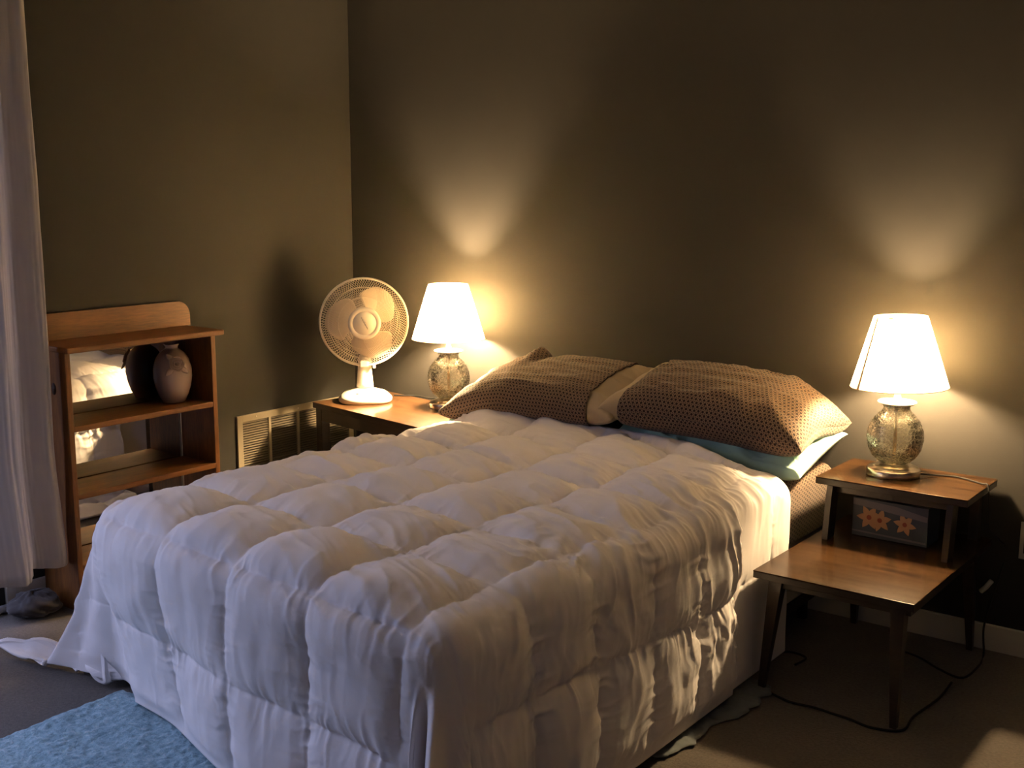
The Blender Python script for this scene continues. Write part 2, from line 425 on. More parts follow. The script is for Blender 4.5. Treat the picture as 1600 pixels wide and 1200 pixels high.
# ------------------------------------------------------------------ bookshelf
def bookshelf():
    root = empty('bookshelf', (0.02, -1.27, 0), 'low pine bookshelf with mirrored back and rounded backboard against the wall', 'bookshelf')
    y0, y1, D, th = -.305, .315, .205, .020     # local y of outer faces
    ox = .0
    def side(y):
        return MB().box((D/2, y, .455), (D, th, .91), .003).build('side_panel', M['pine_v'], root)
    s0 = side(y0+th/2); side(y1-th/2)
    kn = MB(); kn.lathe([(0, 0), (.012, 0), (.013, -.0008)], 16, (0, 0, 0), M=Matrix(((1, 0, 0), (0, 0, 1), (0, 1.6, 0))))
    k = kn.build('knot', M['knot'], s0, loc=(.130, y0-.0005, .775)); k['label'] = 'dark knot in the wood'
    MB().box((D/2+.008, (y0+y1)/2+.012, .920-.01), (D+.016+.01, y1-y0+.030, .020), .005).build('top', M['pine'], root)
    for z in (.650, .415, .165):
        MB().box((D/2+.004, (y0+y1)/2, z-.010), (D-.010, y1-y0-2*th, .020), .003).build('shelf', M['pine'], root)
    # backboard with rounded shoulders
    L0, L1, zb, zt, rr = y0-.014, y1+.04, .920, 1.014, .055
    out = [(L0, zb), (L1, zb)]
    out += [(L1-rr+rr*math.cos(a), zt-rr+rr*math.sin(a)) for a in np.linspace(0, math.pi/2, 10)]
    out += [(L0+rr-rr*math.sin(a), zt-rr+rr*math.cos(a)) for a in np.linspace(0, math.pi/2, 10)]
    Mx = Matrix(((0, 0, 1), (1, 0, 0), (0, 1, 0)))
    MB().prism(out, .018, Mx, (-.008, 0, 0)).build('backboard', M['pine'], root)
    MB().box((-.004, (y0+y1)/2, .455), (.006, y1-y0-.004, .90), 0).build('back_panel', M['pine_v'], root)
    MB().box((.007, y1-th-.0028, .40), (.005, .0035, .44), .001).build('edge_glint', M['white_plastic'], root)  # added white strip, a painted catch-light where mirror and side panel meet
    MB().box((.0015, (y0+y1)/2, .4625), (.004, y1-y0-2*th-.002, .895), .0008).build('mirror', M['mirror'], root)
bookshelf()

def vase():
    root = empty('vase', (.108, -1.065, .6505), 'cream ceramic vase with a raised rose standing on the upper bookshelf', 'vase')
    prof = [(.0, .0), (.040, .0), (.043, .004), (.056, .030), (.067, .065), (.0735, .105), (.072, .140), (.063, .175), (.047, .200), (.030, .213), (.0235, .219), (.0240, .226), (.0285, .232), (.0285, .235), (.021, .235), (.019, .224), (.0, .210)]
    prof = [(r_*.97, z_*.93) for r_, z_ in prof]
    MB().lathe(prof, 56).build('body', M['ceramic'], root)
    # rose relief on the side facing the room
    d = Vector((.92, -.40, .0)).normalized(); side = Vector((0, 0, 1)).cross(d)
    c = Vector((0, 0, .150))+d*.066
    mb = MB(); nrm = (d*.95+Vector((0, 0, .32))).normalized(); up = nrm.cross(side).normalized(); sd = up.cross(nrm)
    for ring, (rad, npet, h) in enumerate([(.027, 5, .003), (.018, 4, .008), (.010, 3, .012)]):
        for k in range(npet):
            a0 = 2*math.pi*k/npet+ring*.6
            P = np.zeros((7, 9, 3))
            for i in range(7):
                for j in range(9):
                    s = i/6; t = (j/8-.5)*2
                    ang = a0+t*math.pi/npet*1.25; r_ = rad*(.35+.75*s)*(1-.22*t*t*s)
                    hh = h+.005*s*s-.003*abs(t)
                    q = c+sd*(r_*math.cos(ang))+up*(r_*math.sin(ang))+nrm*(hh-.004*(1-s))
                    P[i, j] = q
            mb.grid(P)
    ro = mb.build('rose', M['ceramic'], root); solid(ro, .0018, 0)
    for a0, ln in ((-2.4, .042), (-.7, .038), (2.2, .036)):
        mb = MB()
        P = np.zeros((9, 5, 3))
        for i in range(9):
            for j in range(5):
                s = i/8; t = (j/4-.5)*2; w = .010*math.sin(math.pi*s)**.8
                q2 = sd*math.cos(a0)+up*math.sin(a0); q3 = -sd*math.sin(a0)+up*math.cos(a0)
                p = c+q2*(.016+ln*s)+q3*(w*t)
                rad_ = math.hypot(p.x, p.y)
                p = p-nrm*(.006*s*s+.001)+nrm*.0035*(1-abs(t))
                P[i, j] = p
        mb.grid(P)
        lf = mb.build('leaf', M['ceramic'], root); solid(lf, .002, 0)
vase()

# ------------------------------------------------------------------ return air vent on the left wall
def vent():
    y0, y1, z0, z1 = -.690, -.028, .115, .520
    root = empty('air_vent', (.0, (y0+y1)/2, z0), 'cream metal return air grille low on the wall behind the table', 'vent')
    cy_ = (y0+y1)/2
    def L(y, z): return (0, y-cy_, z-z0)
    f = MB(); w = .028; x = .006
    for y in (y0+w/2, y1-w/2): f.box((x, y-cy_, (z1-z0)/2), (.010, w, z1-z0), .002)
    for z in (z0+w/2, z1-w/2): f.box((x, 0, z-z0), (.010, y1-y0-2*w+.002, w), .002)
    f.build('frame', M['vent'], root)
    for k in range(1, 4):
        yy = y0+w/2+(y1-y0-w)*k/4
        MB().box((x+.0005, yy-cy_, (z1-z0)/2), (.009, .013, z1-z0-2*w+.002), .001).build('divider', M['vent'], root)
    sl = MB(); n = 34
    for k in range(n):
        zz = w+(z1-z0-2*w)*(k+.5)/n
        sl.box((.0045, 0, zz), (.0085, y1-y0-2*w+.004, .0012), 0, rot=Matrix.Rotation(R(38), 3, 'Y'))
    sl.build('louvers', M['louver'], root)
    MB().box((.0006, 0, (z1-z0)/2), (.001, y1-y0-w, z1-z0-w), 0).build('duct_backing', M['dark_gap'], root)
    for y in (y0+.1, cy_, y1-.1):
        sc = MB(); sc.lathe([(0, .0012), (.003, .001), (.0035, 0)], 10, (x+.005, y-cy_, z1-z0-w/2), M=Matrix(((0, 0, 1), (1, 0, 0), (0, 1, 0))))
        sc.build('screw', M['chrome'], root)
vent()

# ------------------------------------------------------------------ tables
TZ = .56
def taper_leg(mb, top, bot, w0, w1):
    top = Vector(top); bot = Vector(bot)
    vs = []
    for c, w in ((bot, w1), (top, w0)):
        for sx, sy in ((-1, -1), (1, -1), (1, 1), (-1, 1)): vs.append((c.x+sx*w/2, c.y+sy*w/2, c.z))
    mb.add(vs, [(3, 2, 1, 0), (4, 5, 6, 7), (0, 1, 5, 4), (1, 2, 6, 5), (2, 3, 7, 6), (3, 0, 4, 7)], 0, False); return mb
def step_table():
    x0, x1 = 2.331, 2.793; cx = (x0+x1)/2
    root = empty('step_table', (cx, -.38, 0), 'two tier walnut step end table with tapered legs holding the brighter glass lamp beside the bed', 'table')
    root['label'] = 'two tier walnut step end table with splayed tapered legs, tissue box between its tiers'
    def L(x, y, z): return (x-cx, y+.38, z)
    def top(name, ya, yb, z, xa, xb):
        mb = MB()
        mb.box(L((xa+xb)/2, (ya+yb)/2, z-.002), (xb-xa, yb-ya, .004), .0012, 0)
        mb.box(L((xa+xb)/2, (ya+yb)/2, z-.013), (xb-xa-.001, yb-ya-.001, .018), .001, 1)
        return mb.build(name, [M['walnut'], M['walnut_edge']], root)
    top('upper_top', -.330, -.018, TZ, x0, x1)
    top('lower_top', -.756, -.030, .370, x0, x1)
    ap = MB()
    ap.box(L(cx, -.690, .330), (x1-x0-.10, .016, .036), .001); ap.box(L(cx, -.075, .330), (x1-x0-.10, .016, .036), .001)
    for x in (x0+.035, x1-.035): ap.box(L(x, -.385, .330), (.016, .62, .036), .001)
    ap.build('apron', M['walnut_edge'], root)
    ap = MB(); ap.box(L(cx, -.290, .525), (x1-x0-.09, .014, .026), .001)
    ap.build('upper_rail', M['walnut_edge'], root)
    for tx, ty, bx, by in ((x0+.050, -.690, 2.356, -.722), (x1-.060, -.690, 2.748, -.725), (x1-.055, -.075, 2.752, -.040), (x0+.050, -.075, 2.372, -.040)):
        taper_leg(MB(), L(tx, ty, .347), L(bx, by, 0), .040, .018).build('leg', M['walnut_edge'], root)
    # tapered uprights between the tiers
    for x in (x0+.048, x1-.048):
        out = [(-.355, .3705), (-.300, .3705), (-.275, .5375), (-.330, .5375), (-.338, .50), (-.345, .45)]
        Mx = Matrix(((0, 0, 1), (1, 0, 0), (0, 1, 0)))
        MB().prism([(a+.38, b) for a, b in out], .018, Mx, (x-cx-.009, 0, 0)).build('upright', M['walnut_edge'], root)
        taper_leg(MB(), L(x, -.060, .5375), L(x, -.060, .3705), .026, .030).build('rear_upright', M['walnut_edge'], root)
step_table()

def side_table():
    ang = R(-9.5)
    root = empty('side_table', (.166, -.420, 0), 'dark legged side table with an orange wood top in the room corner', 'table', rz=ang)
    W, Dp = .735, .385
    mb = MB()
    mb.box((W/2, Dp/2, TZ-.002), (W, Dp, .004), .001, 0)
    mb.box((W/2, Dp/2, TZ-.014), (W-.001, Dp-.001, .020), .002, 1)
    mb.build('tabletop', [M['teak'], M['walnut_edge']], root)
    ap = MB()
    ap.box((W/2, .020, .510), (W-.07, .018, .052), .001); ap.box((W/2, Dp-.020, .510), (W-.07, .018, .052), .001)
    for x in (.020, W-.020): ap.box((x, Dp/2, .510), (.018, Dp-.07, .052), .001)
    ap.build('apron', M['walnut_edge'], root)
    for x in (.030, W-.030):
        for y in (.030, Dp-.030):
            MB().box((x, y, .268), (.042, .042, .534), .004).build('leg', M['walnut_edge'], root)
    return root
side_table()

# ------------------------------------------------------------------ lamps
def lamp(loc, bulbmat, label, tilt, seam_deg):
    root = empty('table_lamp', loc, label, 'lamp', 'glass table lamps')
    MB().lathe([(0, 0), (.080, 0), (.081, .004), (.081, .020), (.077, .0245), (.066, .026), (.064, .030), (.050, .034), (.036, .036), (0, .036)], 56).build('base', M['chrome'], root)
    # hollow crackle glass jar
    outer = [(.030, .037), (.046, .042), (.066, .060), (.080, .085), (.0865, .115), (.084, .145), (.073, .173), (.056, .194), (.044, .204), (.040, .212), (.042, .222), (.050, .227)]
    inner = [(.046, .227), (.038, .221), (.036, .212), (.040, .202), (.052, .191), (.069, .171), (.080, .144), (.0825, .115), (.076, .087), (.062, .064), (.043, .047), (.028, .042)]
    jar = MB().lathe(outer+inner+[(.030, .037)], 64, close=False).build('glass_jar', M['glass'], root)
    MB().tube([(0, 0, .036), (0, 0, .300)], .0055, 12).build('rod', M['chrome'], root)
    MB().lathe([(.0, .229), (.050, .2285), (.0575, .230), (.059, .2325), (.057, .235), (.020, .238), (.012, .244), (.009, .26), (.009, .275), (0, .275)], 56).build('cap_plate', M['white_plastic'], root)
    MB().lathe([(.0, .275), (.013, .275), (.016, .283), (.016, .328), (.013, .334), (0, .334)], 24).build('socket', M['white_plastic'], root)
    b = MB().lathe([(.0, .333), (.012, .335), (.015, .343), (.026, .358), (.0295, .373), (.026, .388), (.014, .399), (0, .402)], 20).build('bulb', bulbmat, root)
    # shade
    tl = Matrix.Rotation(tilt, 4, 'Y')
    sh = MB(); zb, zt, rb, rt = .282, .5, .147, .080
    n = 72; P = np.zeros((12, n, 3))
    for i in range(12):
        s = i/11; z = zb+(zt-zb)*s; r_ = rb+(rt-rb)*s
        for k in range(n):
            a = 2*math.pi*k/n
            p = Vector((r_*math.cos(a), r_*math.sin(a), z-.38)); p = tl @ p; P[i, k] = (p.x, p.y, p.z+.38)
    sh.grid(P, wrap=True)
    so = sh.build('shade', M['shade'], root)
    for (zz, rr, nm) in ((zb, rb, 'shade_trim'), (zt, rt, 'shade_trim')):
        pts = []
        for k in range(49):
            a = 2*math.pi*k/48; p = tl @ Vector((rr*math.cos(a), rr*math.sin(a), zz-.38)); pts.append((p.x, p.y, p.z+.38))
        MB().tube(pts, .0013, 6).build(nm, M['shade_trim'], so)
    if seam_deg is not None:
        a = R(seam_deg); pts = []
        mb = MB()
        for s in np.linspace(0, 1, 6):
            r_ = rb+(rt-rb)*s+.0012; row = []
            for da in (-.045, .045):
                p = tl @ Vector((r_*math.cos(a+da), r_*math.sin(a+da), zb+(zt-zb)*s-.38)); row.append((p.x, p.y, p.z+.38))
            pts.append(row)
        mb.grid(np.array(pts)); sm = mb.build('seam_tape', M['shade_trim'], so)
    # spider and harp
    sp = MB()
    for k in range(3):
        a = 2*math.pi*k/3+.4; sp.tube([(0, 0, .485), (rt*.97*math.cos(a), rt*.97*math.sin(a), .490)], .0013, 6)
    for sg in (-1, 1):
        sp.tube([(sg*.016, 0, .285), (sg*.036, 0, .31), (sg*.047, 0, .37), (sg*.040, 0, .43), (sg*.018, 0, .465), (0, 0, .485)], .0013, 6)
    sp.build('harp', M['chrome'], root)
    return root
lamp((2.515, -.160, TZ), M['bulb_near'], 'lit glass lamp with white shade on the two tier walnut table', R(-2.0), 234)
lamp((.690, -.160, TZ), M['bulb_far'], 'lit glass lamp with white shade on the corner table next to the fan', 0, None)

def smooth_path(pts, n=8):
    pts = [Vector(p) for p in pts]; out = []
    for i in range(len(pts)-1):
        p0 = pts[max(i-1, 0)]; p1 = pts[i]; p2 = pts[i+1]; p3 = pts[min(i+2, len(pts)-1)]
        for k in range(n):
            t = k/n
            out.append(.5*((2*p1)+(-p0+p2)*t+(2*p0-5*p1+4*p2-p3)*t*t+(-p0+3*p1-3*p2+p3)*t**3))
    out.append(pts[-1]); return out
def cord(pts, r, label, m='black_plastic', name='power_cord'):
    return tag(MB().tube(smooth_path(pts), r, 8).build(name, M[m]), label, 'cord')
zc = TZ+.0032
cord([(2.592, -.135, zc+.006), (2.630, -.095, zc), (2.691, -.080, zc), (2.770, -.118, zc), (2.797, -.138, zc), (2.803, -.142, .50), (2.800, -.10, .42), (2.83, -.03, .36)], .0026,
     'thin dark lamp cord crossing the walnut table top towards the wall')
cord([(.62, -.09, zc+.004), (.56, -.045, zc), (.49, -.066, zc), (.43, -.060, zc), (.375, -.09, zc), (.34, -.11, zc)], .0026,
     'thin dark cord on the orange table top between fan and lamp')
cord([(.215, -.362, .500), (.19, -.372, .44), (.215, -.37, .38), (.20, -.36, .30), (.21, -.35, .20), (.20, -.34, .02)], .0030,
     'dark twisted cord hanging under the corner table in front of the grille')
F = .004
cord([(2.364, -.500, F), (2.368, -.430, F), (2.302, -.420, F), (2.250, -.500, F), (2.264, -.640, F), (2.313, -.694, F), (2.443, -.752, F), (2.525, -.748, F), (2.582, -.752, F), (2.64, -.758, F), (2.705, -.770, F), (2.775, -.735, F), (2.772, -.633, F), (2.79, -.476, F), (2.786, -.34, F)], .0036,
     'long black cord looping over the carpet around the walnut table legs')
cord([(2.594, -.195, F), (2.656, -.23, F+.007), (2.736, -.284, F+.007), (2.801, -.287, F), (2.815, -.176, F), (2.800, -.060, F), (2.79, -.035, .10), (2.83, -.02, .30)], .0034,
     'black cord rising from the carpet up the wall to the outlet')

# outlet with adapter
def outlet():
    root = empty('wall_outlet', (2.905, 0, .375), 'pale outlet plate on the wall with a black plug adapter in it', 'outlet')
    MB().box((0, -.003, 0), (.075, .006, .118), .002).build('plate', M['outlet'], root)
    MB().box((.008, -.024, .006), (.052, .036, .075), .005).build('plug_adapter', M['black_plastic'], root)
outlet()
tag(MB().tube([(2.770, -.030, .195), (2.785, -.032, .212), (2.80, -.03, .236)], .008, 8).build('cord_connector', M['tissue']),
    'small pale cord connector against the wall behind the walnut table', 'connector')

# ------------------------------------------------------------------ tissue box
def tissue():
    root = empty('tissue_box', (2.542, -.190, .3705), 'dark blue tissue box printed with orange lilies between the table tiers', 'tissue box')
    W, Dp, H = .235, .115, .122
    mb = MB(); mb.box((0, 0, H/2), (W, Dp, H), .0015, 0)
    yf = -Dp/2-.0006
    lay = [0]
    def poly(pts, mi):
        lay[0] += 1; mb.add([(x, yf-.00004*lay[0], z) for x, z in pts], [tuple(range(len(pts)))], mi, False)
    for cx, cz, s in ((-.064, .064, .040), (-.030, .060, .038), (.048, .060, .036)):
        for k in range(6):
            a = math.pi/2+k*math.pi/3+.2*cx*40
            pts = []
            for t in np.linspace(0, 1, 8): pts.append((t, .26*math.sin(math.pi*t**.8)))
            pts = pts+[(t, -w) for t, w in reversed(pts[1:-1])]
            poly([(cx+s*(t*math.cos(a)-w*math.sin(a)), cz+s*(t*math.sin(a)+w*math.cos(a))) for t, w in pts], 1)
        poly([(cx+s*.2*math.cos(a), cz+s*.2*math.sin(a)) for a in np.linspace(0, 2*math.pi, 10, endpoint=False)], 2)
    poly([(-.116, .100), (-.02, .092), (.115, .078), (.116, .094), (.02, .112), (-.116, .120)], 3)
    poly([(-.116, .014), (.115, .008), (.115, .014), (-.116, .019)], 3)
    mb.build('box', [M['card'], M['petal'], M['petal_core'], M['card_light']], root)
    mb = MB(); a = np.linspace(0, 1, 10)[:, None]; b_ = np.linspace(-1, 1, 16)[None, :]
    P = np.stack([b_*.05*(1-.3*a)+.004*np.sin(a*7), .012*np.sin(b_*5+a*3)*(.3+a), .0+.022*a*(1-.4*b_**2)+0*b_], -1)
    t = mb.grid(P).build('tissue', M['tissue'], root, loc=(0, 0, H+.0005)); solid(t, .0008, 0)
tissue()

# ------------------------------------------------------------------ fan
def fan():
    root = empty('desk_fan', (.318, -.262, TZ), 'white desk fan with round wire cage on the corner table', 'fan')
    cam = Vector((3.72, -3.73, 0)); d = (cam-Vector((.318, -.262, 0))).normalized()
    yaw = math.atan2(d.y, d.x)+R(1.5)      # direction the fan looks at
    root.rotation_euler = (0, 0, yaw)     # local +x = forward
    # base: rounded shell, wider in front
    prof = [(.96, 0), (1.02, .006), (1.03, .016), (.99, .024), (.86, .031), (.66, .038), (.46, .044), (.33, .050), (0, .052)]
    n = 64; P = np.zeros((len(prof), n, 3))
    for i, (s, z) in enumerate(prof):
        for k in range(n):
            a = 2*math.pi*k/n; ca, sa = math.cos(a), math.sin(a)
            rx, ry = .096, .108
            q = (abs(ca)**2.6+abs(sa)**2.6)**(-1/2.6)
            w = 1-.16*max(0, -ca)
            P[i, k] = (rx*q*ca*s+.012, ry*q*sa*s*w, z+(.008*(-ca*s) if z > .03 else 0)+.005*(z > .03))
    mb = MB(); mb.grid(P, wrap=True); mb.add([P[0, k] for k in range(n)], [tuple(reversed(range(n)))], 0, False)
    mb.build('base', M['white_plastic'], root)
    for k in range(5):
        MB().box((.066, (k-2)*.017, .0385), (.010, .010, .008), .002, rot=Matrix.Rotation(R(22), 3, 'Y')).build('speed_button', M['grey_print'] if k == 0 else M['white_plastic'], root)
    # neck, flattened and flared
    prof = [(.036, .058), (.034, .075), (.031, .11), (.028, .15), (.026, .185), (.022, .192), (0, .195)]
    MB().lathe(prof, 40, (-.005, 0, 0), M=Matrix(((.9, 0, 0), (0, 1.0, 0), (0, 0, 1)))).build('neck', M['white_plastic'], root)
    zc, xc = .335, .030
    MB().lathe([(0, -.155), (.022, -.152), (.040, -.135), (.047, -.10), (.048, -.05), (.044, -.035), (0, -.033)], 40, (xc, 0, zc), M=Matrix(((0, 0, 1), (1, 0, 0), (0, 1, 0)))).build('motor_housing', M['white_plastic'], root)
    MB().box((-.035, 0, .222), (.050, .030, .09), .008).build('yoke', M['white_plastic'], root)
    # latch clip at the bottom of the cage
    MB().box((xc+.020, -.004, zc-.170), (.046, .036, .024), .005).build('cage_clip', M['white_plastic'], root)
    MB().box((xc+.004, .038, zc-.183), (.012, .012, .020), .003).build('latch', M['white_plastic'], root)
    Rg = .178
    # rim
    pts = [(xc, Rg*math.cos(a), zc+Rg*math.sin(a)) for a in np.linspace(0, 2*math.pi, 73)]
    rim = MB(); 
    P = np.zeros((5, 72, 3))
    for i, (dx, rr) in enumerate([(-.010, Rg-.002), (-.010, Rg+.003), (.000, Rg+.0045), (.010, Rg+.003), (.010, Rg-.002)]):
        for k in range(72):
            a = 2*math.pi*k/72; P[i, k] = (xc+dx, rr*math.cos(a), zc+rr*math.sin(a))
    rim.grid(P, wrap=True); rm = rim.build('rim', M['white_plastic'], root); solid(rm, .002, -1)
    def grille(name, sgn, r_in, bulge, swirl, nw):
        mb = MB()
        def pt(s, a0):
            r_ = r_in+(Rg-.001-r_in)*s; a = a0+swirl*s
            x = xc+sgn*(.008+bulge*(1-s**3.2))
            return (x, r_*math.cos(a), zc+r_*math.sin(a))
        for k in range(nw):
            a0 = 2*math.pi*k/nw
            mb.tube([pt(s, a0) for s in (0, .2, .4, .6, .75, .88, .96, 1)], .0012, 3, cap=False, smooth=False)
        for s in (.0, .38, .72):
            mb.tube([pt(s, 2*math.pi*k/60-swirl*s) for k in range(61)], .0011, 4, cap=False)
        return mb.build(name, M['wire'], root)
    grille('front_grille', 1, .064, .042, .55, 110)
    grille('rear_grille', -1, .044, .050, -.35, 100)
    Mx = Matrix(((0, 0, 1), (1, 0, 0), (0, 1, 0)))
    cap = MB().lathe([(0, .006), (.046, .0058), (.047, .0040), (.049, .0040), (.051, .0066), (.060, .006), (.067, .001), (.067, -.006), (0, -.006)], 48, (xc+.050, 0, zc), M=Mx).build('hub_badge', M['white_plastic'], root)
    # slanted grey brand script, as illegible as in the photograph: a row of thin strokes
    mk = MB(); rnd = random.Random(3)
    a = R(-62)
    for k in range(11):
        s = (k-5)*.0050; h = .0060*(1-abs(k-5)/9)
        cx_, cz_ = s*math.cos(a), s*math.sin(a)
        p0 = (xc+.0566, cx_-h*.5, zc+cz_+h*.2); p1 = (xc+.0566, cx_+h*.5+.001, zc+cz_+h*.5)
        mk.tube([p0, p1], .0009, 4)
    mk.tube([(xc+.0566, -.028*math.cos(a), zc-.028*math.sin(a)), (xc+.0566, .028*math.cos(a), zc+.028*math.sin(a))], .0006, 4)
    mk.build('script_mark', M['grey_print'], cap)
    MB().lathe([(0, .026), (.040, .024), (.045, .016), (.046, -.016), (0, -.018)], 36, (xc, 0, zc), M=Mx).build('blade_hub', M['blade'], root)
    for b0 in (R(38), R(158), R(278)):
        na, nr = 16, 14; P = np.zeros((nr, na, 3))
        for i in range(nr):
            for j in range(na):
                s = i/(nr-1); t = j/(na-1)
                w = (.34+.66*math.sin(math.pi*min(1, .12+s*.72)))*R(50)
                rr = .036+.122*s*(1-.10*(2*t-1)**2*s)
                ang = b0+R(18)*s+(t-.5)*2*w*(1-.35*max(0, s-.75)/.25*abs(2*t-1))
                P[i, j] = (xc+.004+(t-.5)*.040*(1-.3*s), rr*math.cos(ang), zc+rr*math.sin(ang))
        bo = MB().grid(P).build('blade', M['blade'], root); solid(bo, .0018, 0)
fan()

# ------------------------------------------------------------------ bed
BX0, BX1, BY0, BY1 = .975, 2.262, -1.850, -.040
MT = .545
def rbox(mb, c, d, r, mi=0, seg=5):
    bm = bmesh.new(); bmesh.ops.create_cube(bm, size=1.0)
    for v in bm.verts: v.co = Vector((v.co.x*d[0], v.co.y*d[1], v.co.z*d[2]))
    bmesh.ops.bevel(bm, geom=list(bm.edges), offset=r, segments=seg, affect='EDGES', profile=.5)
    bm.verts.index_update()
    mb.add([v.co+Vector(c) for v in bm.verts], [[v.index for v in f.verts] for f in bm.faces], mi, True)
    bm.free(); return mb
def bed():
    cx, cyy = (BX0+BX1)/2, (BY0+BY1)/2; W, L = BX1-BX0, BY1-BY0
    root = empty('bed', (cx, cyy, 0), 'full size bed standing with its head against the taupe wall', 'bed')
    rbox(MB(), (0, 0, .435), (W, L, .20), .045).build('mattress', M['beige_cotton'], root)
    rbox(MB(), (0, 0, .225), (W+.01, L, .20), .02).build('box_spring', M['skirt'], root)
    f = MB()
    for x in (-W/2+.02, W/2-.02): f.box((x, 0, .105), (.035, L-.02, .035), .002)
    for y in (-L/2+.03, 0, L/2-.03): f.box((0, y, .105), (W-.04, .035, .035), .002)
    f.build('bed_frame', M['black_plastic'], root)
    for x in (-W/2+.05, W/2-.05):
        for y in (-L/2+.06, L/2-.06):
            MB().tube([(x, y, 0), (x, y, .09)], .018, 12).build('leg', M['black_plastic'], root)
bed()
def fitted_sheet():
    # printed sheet wrapped over the top and upper sides of the mattress
    W, L = BX1-BX0+.012, BY1-BY0+.008; cx, cyy = (BX0+BX1)/2, (BY0+BY1)/2
    nx, ny = 120, 120; rr = .045; drop = .215
    def prof(s, half):
        # s: signed arc length from the centre; returns (pos, z-drop)
        a = np.abs(s); flat = half-rr; arc = rr*np.pi/2
        th = np.clip((a-flat)/rr, 0, np.pi/2)
        x = np.where(a < flat, a, flat+rr*np.sin(th)); z = rr*(1-np.cos(th))+np.clip(a-flat-arc, 0, None)
        return np.sign(s)*x, z
    s = np.linspace(-1, 1, nx)[:, None]*(W/2-rr+rr*np.pi/2+drop-rr); t = np.linspace(-1, 1, ny)[None, :]*(L/2-rr+rr*np.pi/2+drop-rr)
    x, zx = prof(s, W/2); y, zy = prof(t, L/2)
    z = -np.maximum(zx+0*zy, zy+0*zx)
    P = np.stack([x+0*y, y+0*x, MT+.004+z], -1)+np.array([cx, cyy, 0])
    P[..., 0] += .002*fbm(P[..., 1]*14, P[..., 2]*3, 2)
    uv = np.stack([s+0*t, t+0*s], -1)
    o = MB().grid(P, uv).build('fitted_sheet', M['dots'])
    tag(o, 'brown dotted fitted sheet on the mattress showing below the mint pillow', 'sheet')
fitted_sheet()

